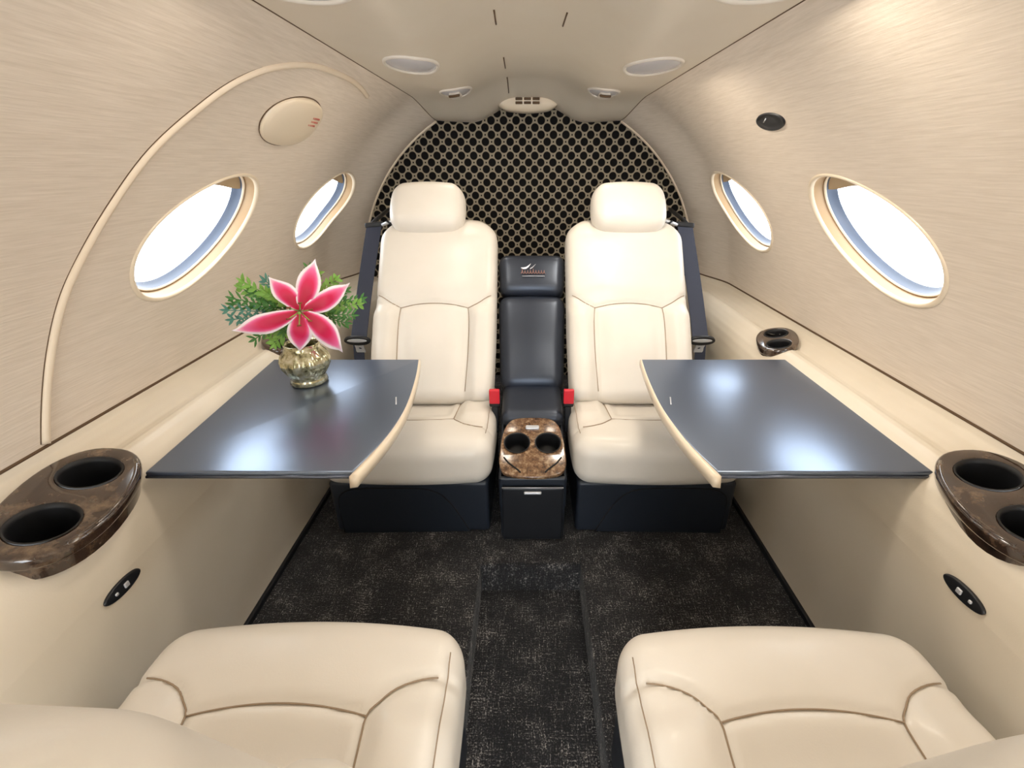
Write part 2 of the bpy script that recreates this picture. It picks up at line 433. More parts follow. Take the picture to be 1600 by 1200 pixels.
# ------------------------------------------------------------------ seats
def polyd(x, y, pl):
    best = 9
    for (ax, ay), (bx, by) in zip(pl[:-1], pl[1:]):
        dx, dy = bx-ax, by-ay; t = max(0, min(1, ((x-ax)*dx+(y-ay)*dy)/(dx*dx+dy*dy+1e-12)))
        best = min(best, math.hypot(x-ax-t*dx, y-ay-t*dy))
    return best
CW, CD, CT = .218, .42, .13        # cushion half width, depth, thickness
c_arc = [(.11*t/8, .127-.013*(1-(t/8)**2)) for t in range(-8, 9)]
c_side = lambda s: [(s*.110, .40), (s*.112, .25), (s*.110, .16), (s*.110, .127), (s*.122, .112), (s*.14, .097), (s*.17, .086), (s*.2, .082), (s*.228, .082)]
c_seams = [c_arc, c_side(-1), c_side(1)]
def cush_fn(x, y, z):              # y: 0 front .. CD back (comes centred)
    yy = y + CD/2; tp = smooth((z+.0)/.05)
    g = 0
    if tp > 0:
        for s in c_seams: g = max(g, math.exp(-(polyd(x, yy, s)/.0052)**2))
        ax = abs(x)
        bol = smooth((ax-.112)/.03)*smooth((yy-.10)/.05)*(1-smooth((ax-.185)/.04)*.5)
        ins = smooth((.11-ax)/.03)*smooth((yy-.125)/.05)
        dz = .013*bol - .010*ins + .012*math.exp(-((yy-.075)/.06)**2)*(1-(x/.25)**2) - .006*g - .03*smooth((yy-.15)/.3)
        z += dz*tp
    # front edge bowed, outline a little narrower at the front corners
    fr = smooth((.14-yy)/.14)
    x *= 1 - .015*fr*fr
    yy -= .018*(1-(x/CW)**2)*smooth((.12-yy)/.12)
    return (x, yy, z)
BW, BL, BT = .196, .60, .10
b_arc = [(.108*t/8, .282+.014*(1-(t/8)**2)) for t in range(-8, 9)]
b_diag = lambda s: [(s*.108, .282), (s*.14, .298), (s*.17, .316), (s*.2, .325)]
b_vert = lambda s: [(s*.108, .282), (s*.112, .24), (s*.112, .12), (s*.106, .0)]
b_seams = [b_arc, b_diag(-1), b_diag(1), b_vert(-1), b_vert(1)]
def back_fn(x, y, z):              # x across, y 0 bottom .. BL top, z outward
    yy = y + BL/2; tp = smooth(z/.03)
    if tp > 0:
        g = 0
        for s in b_seams: g = max(g, math.exp(-(polyd(x, yy, s)/.0052)**2))
        ax = abs(x)
        lower = smooth((.30-yy)/.05)
        bol = smooth((ax-.105)/.04)*lower
        upper = smooth((yy-.29)/.06)*(1-smooth((yy-.47)/.14))
        z += tp*(.022*bol + .010*upper*(1-(x/.25)**2) - .006*g + .012*math.exp(-((yy-.17)/.1)**2)*smooth((.1-ax)/.05) - .03*smooth((yy-.5)/.12))
    t = max(0, (yy-.50)/.10)
    x *= 1 - .20*t**2.6
    x *= 1 - .03*smooth((.25-yy)/.3)
    t2 = abs(x)/BW
    yy -= .018*t2*t2*smooth((yy-.5)/.1)
    return (x, yy, z)
def head_fn(x, y, z):
    x *= 1 - .13*(y/.08)**2 * (1 if y > 0 else .6)
    y *= 1 - .16*(x/.127)**2
    z += .012*(1-(x/.13)**2)*(1-(y/.08)**2)*(1 if z > 0 else 0)
    return (x, y, z)
def surf(fn, hz, x, y, off):       # point on the deformed top surface; y given in 0-based depth
    half = {id(cush_fn): CD, id(back_fn): BL}[id(fn)]/2
    return Vector(fn(x, y-half, hz)) + Vector((0, 0, off))
def seat(name_label, xc, yfront, facing, junction, lean, back_off, group, bx=0, bs=1.0, hx=0):
    """facing +1: cushion front points to +Y ; -1: towards the camera (front at low Y)"""
    root = empty('cabin_seat', name_label, 'seat', (xc, yfront, 0), group)
    f = facing
    def place(v_):                 # cushion local (x across, y depth from front, z about cushion centre)
        return Vector((v_[0]*f*-1, -f*v_[1], v_[2] + .225 - (v_[1])*.03))
    cu = rbox(CW, CD/2, CT/2, .042, .0062, cush_fn)
    mesh('seat_cushion', [place(v_) for v_ in cu[0]], cu[1], M['cream_leather'], root)
    cuo = [o for o in root.children if o.name.startswith('seat_cushion')][-1]
    for s in c_seams:
        s2 = [q for q in catmull(s, 3) if abs(q[0]) < CW-.02 and q[1] < CD-.03]
        mesh('seam', *tube([place(surf(cush_fn, CT/2, x, y, .0022)) for x, y in s2], .0012, 5), M['seam'], cuo)
    # side piping near the cushion edge
    for sx in ((f,) if xc > 0 else (-f,)):
        pl = [place(surf(cush_fn, CT/2, sx*(CW-.016), .05+.3*i/20, -.0012)) for i in range(21)]
        mesh('edge_seam', *tube(pl, .0009, 5), M['seam'], cuo)
    jy, jz = junction; a = math.radians(lean)
    def bplace(v_):                # back local: y up the back, z outward to the front
        v_ = (v_[0]*(.92 if bs == 1.0 else 1) - bx*f, v_[1]*bs, v_[2])
        Y_ = jy + v_[1]*math.sin(a) - v_[2]*math.cos(a) + back_off; Z_ = jz + v_[1]*math.cos(a) + v_[2]*math.sin(a)
        return Vector((v_[0]*f*-1, -f*Y_, Z_))
    bk_ = rbox(BW, BL/2, BT/2, .036, .0066, back_fn)
    bo = mesh('backrest', [bplace(v_) for v_ in bk_[0]], bk_[1], M['cream_leather'], root)
    for s in b_seams:
        s2 = [q for q in catmull(s, 3) if abs(q[0]) < BW-.006 and q[1] > .02]
        mesh('seam', *tube([bplace(surf(back_fn, BT/2, x, y, .0022)) for x, y in s2], .0012, 5), M['seam'], bo)
    hd = rbox(.127, .080, .042, .041, .014, head_fn, 6)
    mesh('headrest', [bplace((v_[0]-hx*f, v_[1]*1.08+BL+.006, v_[2]+.044)) for v_ in hd[0]], hd[1], M['cream_leather'], root)
    for sx in (-.05, .05):
        mesh('headrest_post', *tube([bplace((sx, BL-.05, 0)), bplace((sx, BL+.06, .0))], .006, 8), M['steel'], root)
    # pedestal
    ped = rbox(.205, .19, .082, .012, .05)
    po = mesh('seat_base', [Vector((v_[0], -f*(v_[1]+.205), v_[2]+.084)) for v_ in ped[0]], ped[1], M['base_black'], root)
    return root, po
rear_j = (.255, .262)
left_rear, pedL = seat('cream leather seat left of the black console, facing forward', -.308, .940, -1, rear_j, 37, 0, 'cream leather cabin seats', .030, 1.0, -.036)
right_rear, pedR = seat('cream leather seat right of the black console, facing forward', .329, .940, -1, rear_j, 37, 0, 'cream leather cabin seats', -.034, 1.0, .014)
left_near, p3 = seat('cream leather seat in the left foreground, its cushion seen from above', -.307, .462, 1, (.272,.262), 18, .0, 'cream leather cabin seats', 0, .90)
right_near, p4 = seat('cream leather seat in the right foreground, its cushion seen from above', .341, .455, 1, (.272,.262), 18, .0, 'cream leather cabin seats', 0, .90)
# curved moulding on the rear pedestals
for po, sgn in ((pedL, 1), (pedR, -1)):
    arc = [(-.185, .0), (-.185, .10), (-.165, .135), (-.11, .146), (.02, .146), (.07, .134), (.10, .105), (.125, .06), (.15, .006)]
    pts = [(sgn*x, .0145, z) for x, z in catmull(arc, 5)]
    mesh('moulding_line', *tube(pts, .0022, 6), M['seam_dark'], po)
    poly = [(sgn*x, z) for x, z in catmull(arc, 5)]
    V, F = prism(poly, 0, 1)
    mesh('lower_cover', [(x, .0125+.006*t, z) for x, z, t in V], F, M['cover'], po, smooth=False)

# ------------------------------------------------------------------ console between the rear seats
con = empty('centre_console', 'narrow black leather console with two cup holders between the rear seats', 'console', (.010, .925, 0))
def cm(name, vf, mat, par=con): return mesh(name, vf[0], vf[1], mat, par)
HWc = .085
def open_top(vf):                  # the burl tray closes the top
    V, F = vf
    return V, [q for q in F if not (min(V[t][2] for t in q) > .19 and max(abs(V[t][0]) for t in q) < .079 and .012 < sum(V[t][1] for t in q)/len(q) < .18)]
cm('console_body', open_top(xf(rbox(HWc, .20, .098, .008, .012), lambda x, y, z: (x*(1-.03*(z < 0)), y+.205, z+.1 + (.06*smooth((y+.2)/.25) if z > 0 else 0)))), M['base_black'])
dr = cm('drawer_front', xf(rbox(.077, .006, .083, .005, .03), lambda x, y, z: (x, y-.001, z+.092)), M['black_plastic'])
cm('drawer_pull', xf(rbox(.022, .004, .004, .0035, .01), lambda x, y, z: (x, y-.008, z+.162)), M['steel'], dr)
mesh('drawer_gap', *tube([(-.076, -.0075, .177), (.076, -.0075, .177)], .0012, 5), M['steel'], dr)
# burl tray
def rnd(poly, n=5): return catmull(list(poly)+[poly[0]], n)[:-1]
def circ(cx, cy, r, n=28, ry=None): return [(cx+r*math.cos(2*PI*i/n), cy+(ry or r)*math.sin(2*PI*i/n)) for i in range(n)]
tray_out = rnd([(-.040,.0),(.0,-.003),(.040,.0),(.072,.010),(.083,.035),(.083,.075),(.079,.12),(.070,.16),(.052,.185),(.02,.192),(-.02,.192),(-.052,.185),(-.070,.16),(-.079,.12),(-.083,.075),(-.083,.035),(-.072,.010)])
slope = math.atan2(.064, .19)
def traymap(x, y, z): return (x, y*math.cos(slope)-z*math.sin(slope)-.004, .205 + y*math.sin(slope)+z*math.cos(slope) + .006*math.sin(PI*max(0,min(1,y/.19))))
holes = [circ(-.040, .098, .0325), circ(.040, .098, .0325)]
plate('burl_tray', tray_out, holes, .012, .003, M['burl_light'], con, traymap)
for cx in (-.040, .040):
    pr = [(.0345,.0078),(.0325,.0082),(.031,.004),(.0305,-.035),(.028,-.045),(.0,-.046)]
    cup = cm('cup_well', xf(lathe(pr, 28), lambda x, y, z: traymap(x+cx, y+.098, z)), M['rubber'])
cm('tray_button', xf(rbox(.018, .007, .004, .0035, .01), lambda x, y, z: traymap(x, y+.150, z+.008)), M['silver_print'])
for s in (-1, 1):
    mesh('tray_groove', *tube([traymap(s*x, y, .0065) for x, y in ((.072,.052),(.060,.036),(.038,.018),(.03,.010))], .0022, 6), M['seam_dark'], con)
# armrest pad
cm('arm_pad', xf(rbox(.086, .085, .03, .024, .012), lambda x, y, z: (x, y+.262, z+.262+.15*(y)-.25*(y*y*10)*0)), M['black_leather'])
# upright pads
cl = math.radians(37)
def cplace(x, y, z, jy=.335, jz=.265): return (x, jy + y*math.sin(cl) - z*math.cos(cl), jz + y*math.cos(cl) + z*math.sin(cl))
cm('back_pad', xf(rbox(.100, .150, .045, .034, .012), lambda x, y, z: cplace(x*(1+.05*y/.165), y+.158, z + .010*math.cos(x/.1*1.4)*math.cos(y/.165*1.4))), M['black_leather'])
hp = cm('head_pad', xf(rbox(.103, .068, .045, .030, .012), lambda x, y, z: cplace(x*(1+.04*y/.077), y+.375, z+.004 + .006*math.cos(x/.1*1.4)*math.cos(y/.077*1.4))), M['black_leather'])
# embroidered swoosh bird and a line of script on the head pad
def onpad(x, y): return Vector(cplace(x, y+.375, .0495 + .004 + .006*math.cos(x/.1*1.4)*math.cos(y/.077*1.4)))
def ribbon(pts, wds):
    V = []
    for (x, y), wd in zip(pts, wds): V += [onpad(x, y-wd/2), onpad(x, y+wd/2)]
    return V, [[2*i, 2*i+1, 2*i+3, 2*i+2] for i in range(len(pts)-1)]
V, F = ribbon([(-.034,.012),(-.026,.010),(-.018,.011),(-.010,.017),(-.003,.026)], [.0015,.006,.007,.006,.001])
mesh('embroidered_bird', V, F, M['white_thread'], hp)
V, F = ribbon([(-.006,.008),(.002,.013),(.012,.024)], [.004,.004,.001])
mesh('embroidered_wing', V, F, M['silver_print'], hp)
def script(x0, x1, yb, hgt, nl):
    pts = []; n_ = nl*10
    for i in range(n_+1):
        t = i/n_; ph = t*nl*2*PI
        pts.append(onpad(x0+(x1-x0)*t+.0016*math.sin(ph), yb+hgt*(.5-.5*math.cos(ph))*(1.45 if (i//10) in (0, 4) else 1)))
    return tube(pts, .0012, 5)
mesh('embroidered_script', *script(-.034, .042, -.008, .011, 9), M['brown_thread'], hp)
mesh('embroidered_line', *tube([onpad(-.030+.07*i/8, -.016) for i in range(9)], .0011, 5), M['silver_print'], hp)
# seat belt buckles either side of the console
for sx, wh in ((-1, 'left'), (1, 'right')):
    bo = empty('belt_buckle', 'red and black belt buckle standing on the %s of the console' % wh, 'buckle', (.008+sx*.101, 1.13, .255), 'seat belt buckles beside the console')
    mesh('stalk', *xf(rbox(.009, .007, .045, .004, .02), lambda x, y, z: (x, y, z)), M['black_plastic'], bo)
    mesh('buckle_body', *xf(rbox(.015, .011, .024, .005, .01), lambda x, y, z: (x, y, z+.062)), M['black_plastic'], bo)
    mesh('release_button', *xf(rbox(.014, .006, .021, .003, .01), lambda x, y, z: (x, y-.010, z+.072)), M['red'], bo)

# ------------------------------------------------------------------ shoulder belts
for sx, xo, wh in ((-1, 0, 'left'), (1, .006, 'right')):
    T = Vector((sx*.497+xo, 1.56, .722)); B = Vector((sx*.520+xo, 1.335, .415))
    root = empty('shoulder_belt', 'navy webbing seat belt hanging outboard of the %s rear seat' % wh, 'seat belt', B, 'shoulder belts of the rear seats')
    V = []; nn = 14
    d_ = (B-T); wv = Vector((1, .0, .0))*.024
    for i in range(nn+1):
        t = i/nn; p = T + d_*t + Vector((sx*.010*math.sin(PI*t), .012*math.sin(PI*t), -.015*math.sin(PI*t)))
        nv = Vector((0, -.6, .5)).normalized()*.0012
        V += [p-wv-B-nv, p+wv-B-nv, p+wv-B+nv, p-wv-B+nv]
    F = [[4*i+j, 4*i+(j+1) % 4, 4*i+4+(j+1) % 4, 4*i+4+j] for i in range(nn) for j in range(4)] + [[0,1,2,3], [4*nn+j for j in range(4)]]
    mesh('webbing', V, F, M['belt'], root, smooth=False)
    # lower run of webbing behind the latch
    V = []
    for i in range(5):
        t = i/4; p = Vector((sx*.006, .012, 0)) + Vector((sx*.004, -.03, -.16))*t
        V += [p-wv*.7, p+wv*.7]
    mesh('lap_webbing', V, [[2*i, 2*i+1, 2*i+3, 2*i+2] for i in range(4)], M['belt'], root, smooth=False)
    # latch: slotted head and steel tongue with a hole
    def lt(x, y, z): return (x, -.012+z*.75 - y*.45*0 - y*.35, y*.85 + z*.4)
    plate('latch_head', circ(0, 0, .040, 28, .019), [circ(0, .004, .028, 20, .006)], .011, .0025, M['black_plastic'], root, lt)
    plate('latch_bar', circ(0, .003, .030, 24, .007), [], .013, .001, M['steel'], root, lt)
    tong = rnd([(-.014,-.010),(.014,-.010),(.013,-.03),(.013,-.052),(-.013,-.052),(-.013,-.03)], 3)
    plate('latch_tongue', tong, [circ(0, -.035, .0055, 14)], .006, .0008, M['steel'], root, lt)
    # guide at the shoulder
    g = empty('belt_guide', 'small black and silver belt guide beside the %s rear headrest' % wh, 'belt guide', T, 'belt guides by the headrests')
    mesh('guide_loop', *xf(rbox(.030, .006, .008, .005, .01), lambda x, y, z: (x, y, z+.002-sx*x*.1)), M['black_plastic'], g)
    mesh('guide_arm', *tube([(-sx*.026, -.003, .002), (-sx*.05, -.006, .010), (-sx*.075, .0, .018)], .005, 8), M['steel'], g)
    mesh('guide_clip', *tube([(-sx*.044, -.008, .014), (-sx*.060, -.008, .004)], .004, 8), M['black_plastic'], g)
    mesh('guide_post', *tube([(sx*.01, .0, .0), (sx*.02, .10, .01), (sx*.05, .36, .02)], .007, 8), M['black_plastic'], g)

# ------------------------------------------------------------------ fold-out tables
TZ = .450
def table(wh, outer_far, outer_near, inner, mark, logo_side):
    root = empty('folding_table', 'glossy black fold-out table with cream edge on the %s%s' % (wh, ', carrying the vase' if wh == 'left' else ', nothing on it'), 'table', (outer_near[0], outer_near[1], TZ-.014), 'fold-out tables')
    o = root.location
    inn = catmull(inner, 6)
    poly = [outer_far] + inn + [outer_near]
    fn = lambda x, y, z: (x-o.x, y-o.y, z+TZ-.007-o.z)
    plate('table_top', poly, [], .014, .003, M['table'], root, fn)
    s = 1 if inner[0][0] > 0 else -1
    # metal strip along the near edge
    mesh('front_strip', *tube([fn(x, y, z) for x, y, z in ((outer_near[0], outer_near[1]-.001, -.002), (inn[-1][0], inn[-1][1]-.001, -.002))], .0028, 8), M['table_edge'], root)
    # cream edging along the curved inner side, deeper towards the near end
    V = []; n_ = len(inn)
    for i, (x, y) in enumerate(inn):
        t = i/(n_-1); wd = .0035+.006*t**2; dp_ = .009+.005*t
        e = -s*1
        yy = y - .012*max(0, (t-.8)/.2)
        V += [fn(x-e*.002, yy, .0065), fn(x+e*wd*.7, yy, .0055), fn(x+e*wd, yy, .000), fn(x+e*wd*.9, yy, -dp_), fn(x-e*.004, yy, -dp_-.002)]
    F = [[5*i+j, 5*i+(j+1) % 5, 5*i+5+(j+1) % 5, 5*i+5+j] for i in range(n_-1) for j in range(5)] + [[0,1,2,3,4], [5*(n_-1)+j for j in range(5)]]
    mesh('edge_trim', V, F, M['plastic_cream'], root)
    mesh('silver_mark', *tube([fn(x, y, .0072) for x, y in mark], .0014, 6, flat=.3), M['silver_print'], root)
    # slide arm under the table
    mesh('slide_arm', *xf(rbox(.14, .03, .006, .004, .05), lambda x, y, z: fn((outer_far[0]+inner[0][0])/2+s*.04+x, .86+y, z-.014)), M['steel'], root)
    return root
table('left', (-.646,1.085), (-.613,.607), [(-.278,1.085),(-.262,.98),(-.250,.85),(-.251,.76),(-.262,.68),(-.281,.607)], [(-.281,.872),(-.272,.838)], 0)
table('right', (.652,1.085), (.648,.607), [(.286,1.085),(.276,.98),(.270,.85),(.274,.76),(.284,.68),(.302,.607)], [(.300,.872),(.292,.838)], 0)

# ------------------------------------------------------------------ cup holder trays in the side ledges
def side_tray(side, xc, yc, hl, hw, rot, label, rear=False):
    root = empty('cup_holder_tray', label, 'cup holder', (side*xc, yc, .455), 'burl cup holder trays in the ledges')
    tl = math.radians(14)
    n_ = 44; out_ = []
    for i in range(n_):
        a = 2*PI*i/n_; e = 2/2.3
        out_.append((hl*math.copysign(abs(math.cos(a))**e, math.cos(a)), hw*math.copysign(abs(math.sin(a))**e, math.sin(a))))
    cr = hw*.545
    cups = [(-hl*.46, .0), (hl*.44, .0)]
    cr_, sr_ = math.cos(rot), math.sin(rot)
    def fn(u, v_, z):   # u along cabin, v outboard
        y = u*cr_ - v_*sr_; x = u*sr_ + v_*cr_
        return (side*(x*math.cos(tl)-z*math.sin(tl)), y, x*math.sin(tl)+z*math.cos(tl)+.004)
    plate('tray_plate', out_, [circ(cx, cy, cr, 28, cr*.97) for cx, cy in cups], .022, .006, M['burl'], root, fn, 3)
    for cx, cy in cups:
        pr = [(cr*1.06,.0115),(cr*.99,.0115),(cr*.95,.003),(cr*.92,-.04),(cr*.85,-.055),(0,-.056)]
        mesh('cup_well', *xf(lathe(pr, 30), lambda x, y, z: fn(x+cx, y+cy, z)), M['rubber'], root)
    V = [fn(x*.95, y*.95, z) for z in (-.006, -.031) for x, y in out_]
    mesh('tray_skirt', V, [[i, (i+1) % n_, n_+(i+1) % n_, n_+i] for i in range(n_)], M['burl'], root)
    # raised rib along the inboard side and a finger notch
    rb = [(hl*t, -hw*.93*math.sqrt(max(.05, 1-t*t))) for t in [-.75+1.5*i/14 for i in range(15)]]
    mesh('tray_rib', *tube([fn(u, v_, .0095) for u, v_ in rb], .0035, 8, flat=.8), M['burl'], root)
    return root
side_tray(*TRAYS[0], 'glossy burl tray with two cup wells in the left ledge, near end')
side_tray(*TRAYS[1], 'glossy burl tray with two cup wells in the right ledge, near end')
side_tray(*TRAYS[2], 'small dark cup holder tray in the right ledge behind the table')
side_tray(*TRAYS[3], 'small dark cup holder tray in the left ledge behind the flower')

# latch ovals in the lower side panels
for side, y, z, wh in ((-1, .495, .323, 'left'), (1, .458, .352, 'right')):
    root = empty('jack_panel', 'small black oval jack panel low on the %s side wall' % wh, 'socket', (side*.6085, y, z), 'oval jack panels')
    pt = lambda u, v_, t: (-side*t, v_, u)
    plate('oval_plate', circ(0, 0, .012, 30, .033), [], .006, .002, M['black_plastic'], root, lambda x, y_, z_: pt(x, y_, z_+.001))
    for dv, rr in ((.004, .0042), (-.014, .0025)):
        mesh('socket', *xf(rbox(rr, rr, .002, .0015, .01), lambda x, y_, z_: pt(x, y_+dv, z_+.004)), M['steel'], root)

# oval cover on the upper left wall, small dark speaker on the upper right wall
def wall_frame(side, y, ang, R=R0):
    p = wallpt(side, y, ang, R); a = math.radians(ang)
    nrm = Vector((-side*math.cos(a), 0, -math.sin(a))); up = Vector((-side*math.sin(a), 0, math.cos(a)))
    return p, nrm, up
p, nrm, up = wall_frame(-1, 1.165, 46.0)
root = empty('oval_cover', 'raised cream oval cover with tiny red lettering high on the left wall', 'cover', p)
n_ = 48
def ov(u, v_, t): return Vector((0,1,0))*u + up*v_ + nrm*(t - .5*v_*v_/.75*(-1) )
def ovs(u, v_, t):   # keep the cover on the curved wall
    q = wallpt(-1, 1.165+u, 46.0 + math.degrees(v_/R0), R0 - t); return q - p
prof = [(1.0, -.002), (1.0, .004), (.97, .008), (.9, .010), (.6, .012), (.3, .0125), (0.001, .0125)]
V = []
for s_, t_ in prof:
    for i in range(n_):
        a = 2*PI*i/n_; e = 2/2.3
        V.append(ovs(.118*s_*math.copysign(abs(math.cos(a))**e, math.cos(a)), .062*s_*math.copysign(abs(math.sin(a))**e, math.sin(a)), t_))
F = [[i*n_+k, i*n_+(k+1) % n_, (i+1)*n_+(k+1) % n_, (i+1)*n_+k] for i in range(len(prof)-1) for k in range(n_)]
mesh('cover_disc', V, F, M['plastic_cream'], root)
V = [ovs(.122*math.cos(2*PI*i/n_), .065*math.sin(2*PI*i/n_), .0005) for i in range(n_)]
mesh('shadow_gap', *tube(V, .0013, 5, closed=True), M['gap'], root)
for r_, (u0, u1) in enumerate(((.050, .088), (.052, .09), (.050, .088))):
    for k in range(6):
        u = u0 + (u1-u0)*k/6
        b = tube([ovs(u, .028-.010*r_, .0122), ovs(u+.004, .024-.010*r_, .0122)], .0009, 4)
        mesh('red_lettering', *b, M['red_print'], root)
p2, nrm2, up2 = wall_frame(1, 1.145, 45.7)
root = empty('light_fixture', 'small dark oval fixture high on the right wall', 'light fixture', p2)
V = []
prof = [(1.08,-.001),(1.05,.003),(.95,.004),(.9,.002),(.5,.003),(0.001,.0035)]
for s_, t_ in prof:
    for i in range(n_):
        a = 2*PI*i/n_; V.append(wallpt(1, 1.145+.056*s_*math.cos(a), 45.7+math.degrees(.021*s_*math.sin(a)/R0), R0-t_) - p2)
F = [[i*n_+k, i*n_+(k+1) % n_, (i+1)*n_+(k+1) % n_, (i+1)*n_+k] for i in range(len(prof)-1) for k in range(n_)]
mesh('fixture_disc', V, F, M['black_plastic'], root)
mesh('fixture_mark', *tube([wallpt(1, 1.165, 46.0, R0-.004)-p2, wallpt(1, 1.145, 46.6, R0-.004)-p2], .0014, 5), M['silver_print'], root)

# ------------------------------------------------------------------ ceiling lamps and vent
def ceiling_lamp(x, y, hx, hy, label, power, small=False):
    z = ceil_z(x, y); tilt = math.atan2(ceil_z(x+.03, y)-ceil_z(x-.03, y), .06)
    root = empty('ceiling_lamp', label, 'lamp', (x, y, z), 'oval lamps in the headliner')
    def fit(u, v_, t): return Vector((u, v_, ceil_z(x+u, y+v_)-z - t))
    def disc(prof, name, mat, sx=1):
        V = [fit(hx*s_*math.cos(2*PI*i/n_), hy*s_*math.sin(2*PI*i/n_), t_) for s_, t_ in prof for i in range(n_)]
        F = [[i*n_+k, i*n_+(k+1) % n_, (i+1)*n_+(k+1) % n_, (i+1)*n_+k] for i in range(len(prof)-1) for k in range(n_)]
        return mesh(name, V, F, mat, root)
    disc([(1.06,-.001),(1.04,.003),(.98,.004),(.94,.002),(.93,-.001)], 'lamp_ring', M['lens_ring'])
    disc([(.945,-.0005),(.9,.001),(.6,.004),(.3,.006),(.001,.0065)], 'lamp_lens', M['lens'])
    if small:
        mesh('nozzle', *xf(rbox(.016, .030, .007, .006, .01), lambda a, b, c_: fit(a, b-.01, .008) + Vector((0, 0, c_))), M['lens_ring'], root)
        mesh('nozzle_slot', *xf(rbox(.016, .006, .003, .002, .01), lambda a, b, c_: fit(a, b-.040, .013) + Vector((0, 0, c_))), M['gap'], root)
    ld = bpy.data.lights.new('lamp_light', 'AREA'); ld.shape = 'ELLIPSE'; ld.size = hx*1.7; ld.size_y = hy*1.7; ld.energy = power; ld.color = (1, .90, .76)
    lo = bpy.data.objects.new('lamp_light', ld); C.objects.link(lo); lo.parent = root; lo.location = (0, 0, -.018); lo.rotation_euler = (0, -tilt, 0)
ceiling_lamp(-.252, 1.19, .055, .090, 'oval reading lamp in the headliner on the left, middle of the row', LAMP_W)
ceiling_lamp(.272, 1.21, .060, .095, 'oval reading lamp in the headliner on the right, middle of the row', LAMP_W*2.4)
ceiling_lamp(-.285, .69, .075, .085, 'oval reading lamp at the top edge of the photo, left one', LAMP_W)
ceiling_lamp(.300, .69, .080, .085, 'oval reading lamp at the top edge of the photo, right one', LAMP_W*2.4)
ceiling_lamp(-.215, 1.60, .045, .075, 'small air nozzle fitting in the headliner left of the rear vent', LAMP_W*.5, True)
ceiling_lamp(.222, 1.60, .045, .075, 'small air nozzle fitting in the headliner right of the rear vent', LAMP_W*.5, True)
# vent
vt = empty('air_vent', 'small cream oval air vent above the patterned bulkhead', 'vent', (-.004, 1.93, 1.103))
def vfn(x, y, z): return (x*1.08*(1-.12*(z < 0)*(-z/.03)**2), y*(1-.35*(x/.105)**2), z*1.05*(1-.30*(x/.105)**2))
mesh('vent_housing', *rbox(.104, .05, .032, .028, .01, vfn), M['plastic_cream'], vt)
for r_ in range(2):
    for k in range(3):
        mesh('vent_slot', *xf(rbox(.0125, .004, .0042, .002, .01), lambda x, y, z: (x+(k-1)*.030, y-.0488, z+.005-.012*r_)), M['gap'], vt)

# ------------------------------------------------------------------ vase with a lily
VX, VY = -.497, .950
vs = empty('flower_vase', 'ribbed gold mercury glass vase standing on the left black table', 'vase', (VX, VY, TZ))
prof = [(0,.001),(.036,.0),(.040,.004),(.038,.012),(.036,.018),(.043,.028),(.050,.042),(.052,.055),(.048,.068),(.040,.078),(.036,.086),(.038,.094),(.035,.094),(.033,.086),(.036,.076)]
mesh('vase_body', *lathe(prof, 72, fn=lambda r, a, z: (r*(1+.035*math.cos(16*a)*smooth((z-.015)/.02)*(1-smooth((z-.07)/.015)))*math.cos(a), r*(1+.035*math.cos(16*a)*smooth((z-.015)/.02)*(1-smooth((z-.07)/.015)))*math.sin(a), z)), M['vase'], vs)
ly = empty('lily_bouquet', 'pink and white stargazer lily with green leaves in the gold vase', 'flower', (VX, VY, TZ+.06))
org = ly.location
FC = Vector((-.462, .905, .628)) - org      # flower centre
view = (Vector((0, 0, CAM_H)) - (FC+org)).normalized()
view = (view + Vector((0, -.1, -.15))).normalized()
fx = view.cross(Vector((0,0,1))).normalized()*-1; fy = fx.cross(view).normalized()*-1
if fy.z < 0: fy = -fy
if fx.x < 0: fx = -fx
def leafmesh(name, base, dirv, nrm_, length, width, mat, par, curl=.3, cup=.25, ripple=0, back=0, tipw=1.0, n1=12, n2=6, bend=None):
    dirv = dirv.normalized(); sd = dirv.cross(nrm_).normalized(); up_ = sd.cross(dirv).normalized()
    if up_.dot(nrm_) < 0: up_ = -up_
    V, UV = [], []
    for i in range(n1+1):
        t = i/n1; wdt = width*(.10 + .90*math.sin(PI*t**1.05)**.85)*(1 if t < .5 else (1-.98*((t-.5)/.5)**3))
        ctr = base + dirv*length*(t - .12*curl*t*t) + up_*length*(.28*t*(1-t)*1.2 - curl*t*t*.6 + back)
        if bend: ctr = ctr + sd*length*bend*t*t
        for j in range(n2+1):
            s_ = -1+2*j/n2
            V.append(ctr + sd*s_*wdt/2 + up_*(cup*wdt*(s_*s_) + ripple*width*math.sin(t*17+s_)*abs(s_)))
            UV.append((t, j/n2))
    n3 = n2+1
    F = [[i*n3+j, i*n3+j+1, (i+1)*n3+j+1, (i+1)*n3+j] for i in range(n1) for j in range(n2)]
    me = bpy.data.meshes.new(name); me.from_pydata([tuple(q) for q in V], [], F)
    ul = me.uv_layers.new(name='UVMap')
    for poly in me.polygons:
        for li in poly.loop_indices: ul.data[li].uv = UV[me.loops[li].vertex_index]
    me.shade_smooth()
    return link(name, me, mat, par)
S = 1/560.   # metres per reference pixel at the flower, used for petal sizes
for (dx, dy, wd, bd) in ((-86,-28,30,.10), (-22,52,30,-.15), (36,66,32,-.05), (76,14,30,-.22), (60,-56,36,.25), (-12,-60,34,.0)):
    d3 = fx*dx + fy*dy; ln = math.hypot(dx, dy)/720*.98*1.12
    leafmesh('petal', FC - view*.004, d3, view, ln*.97, wd/720*1.0, M['petal'], ly, curl=.20, cup=-.10, ripple=.06, bend=bd)
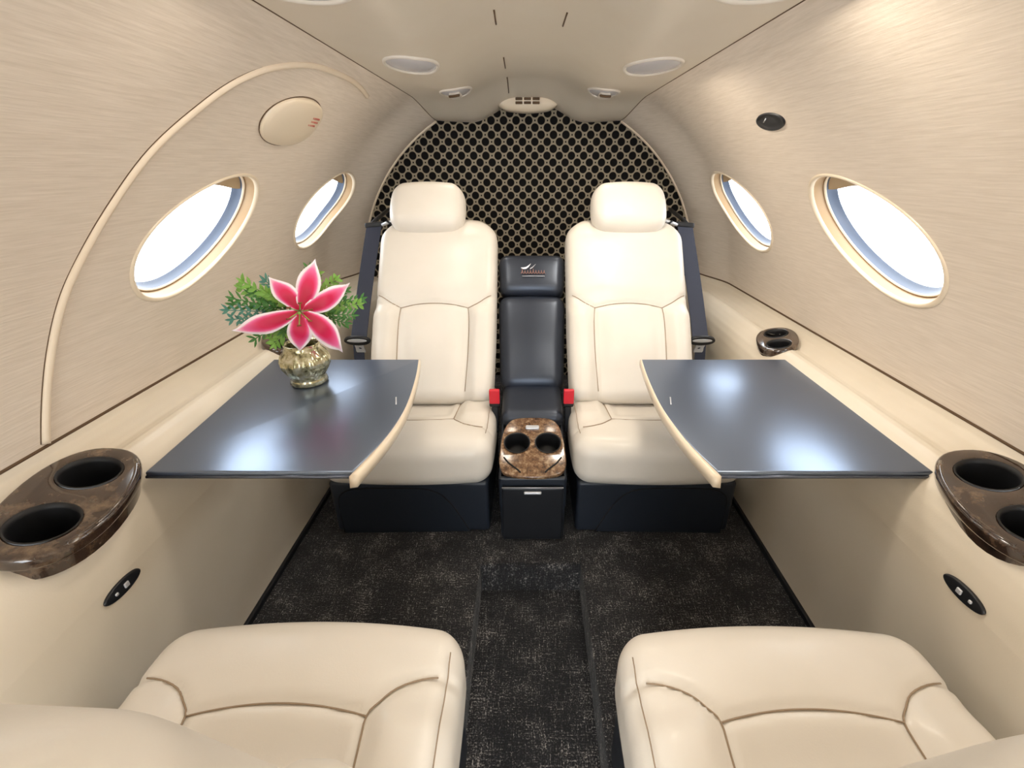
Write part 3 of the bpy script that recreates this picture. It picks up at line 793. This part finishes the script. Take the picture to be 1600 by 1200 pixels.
for k in range(6):
    a = k*PI/3+.3; tip = FC + (fx*math.cos(a)+fy*math.sin(a))*.022 + view*.04
    mesh('stamen', *tube([FC, FC+(fx*math.cos(a)+fy*math.sin(a))*.008+view*.02, tip], .0011, 5), M['stem'], ly)
    mesh('anther', *tube([tip-fx*.004, tip+fx*.004], .0018, 6), M['anther'], ly)
mesh('pistil', *tube([FC, FC+view*.035, FC+view*.045+fy*.003], [.0016, .0016, .0034], 6), M['stem'], ly)
mesh('flower_stem', *tube([Vector((0,0,-.03)), Vector((.005,-.01,.06)), FC-view*.02, FC], .0028, 6), M['stem'], ly)
rim_p = Vector((0, 0, .03))
leafset = [(-78,-10,0,0,'leaf_blue'),(-88,16,0,0,'leaf'),(-40,30,0,0,'leaf_light'),(-48,-36,0,0,'leaf_light'),(66,4,0,0,'leaf'),(48,-8,0,0,'leaf_light'),(-95,10,70,15,'leaf_blue'),(-85,25,75,14,'leaf'),(-92,-5,60,14,'leaf_blue'),(-72,38,62,15,'leaf_light'),(-60,30,66,16,'leaf'),(-66,48,60,12,'leaf_light'),(-52,12,60,15,'leaf'),
           (-70,-38,50,16,'leaf'),(-45,-48,48,16,'leaf_light'),(-58,-20,56,15,'leaf'),(24,58,50,14,'leaf'),(32,50,46,13,'leaf_light'),(58,40,52,15,'leaf_light'),(70,22,46,14,'leaf'),
           (92,6,40,17,'leaf'),(86,-2,36,15,'leaf_light'),(74,-18,40,13,'leaf'),(-38,46,52,14,'leaf_blue'),(62,-30,40,12,'leaf'),(-30,-30,40,15,'leaf')]
for i, (dx, dy, ln, wd, mt) in enumerate(leafset):
    tip = FC + (fx*dx + fy*dy)/720*1.0 - view*(.02+.02*random.random())
    base = FC + (fx*dx + fy*dy)/720*.20 - view*.045 - fy*.01
    dv = tip - base; sdv = dv.cross(view).normalized()
    mesh('sprig_stem', *tube([base, base+dv*.5, tip], .0011, 5), M[mt], ly)
    for k in range(2, 9):
        for sg in (-1, 1):
            b0 = base + dv*(k/8.6)
            ld = dv.normalized()*.75 + sdv*sg*(.75+random.uniform(-.2,.2)) + view*random.uniform(-.4,.3)
            leafmesh('leaf', b0, ld, (view+Vector((random.uniform(-.6,.6), 0, random.uniform(-.2,.6)))).normalized(), random.uniform(.014,.022), random.uniform(.0045,.0065)*(1.5 if mt == 'leaf_light' else 1), M[mt], ly, curl=.25, cup=.2, n1=4, n2=2)
    leafmesh('leaf', tip-dv*.1, dv, view, .02, .006, M[mt], ly, curl=.2, n1=4, n2=2)
    if i % 3 == 0:
        mesh('twig', *tube([rim_p, (rim_p+base)*.5+Vector((0,0,.02)), base], .0016, 5), M['leaf'], ly)
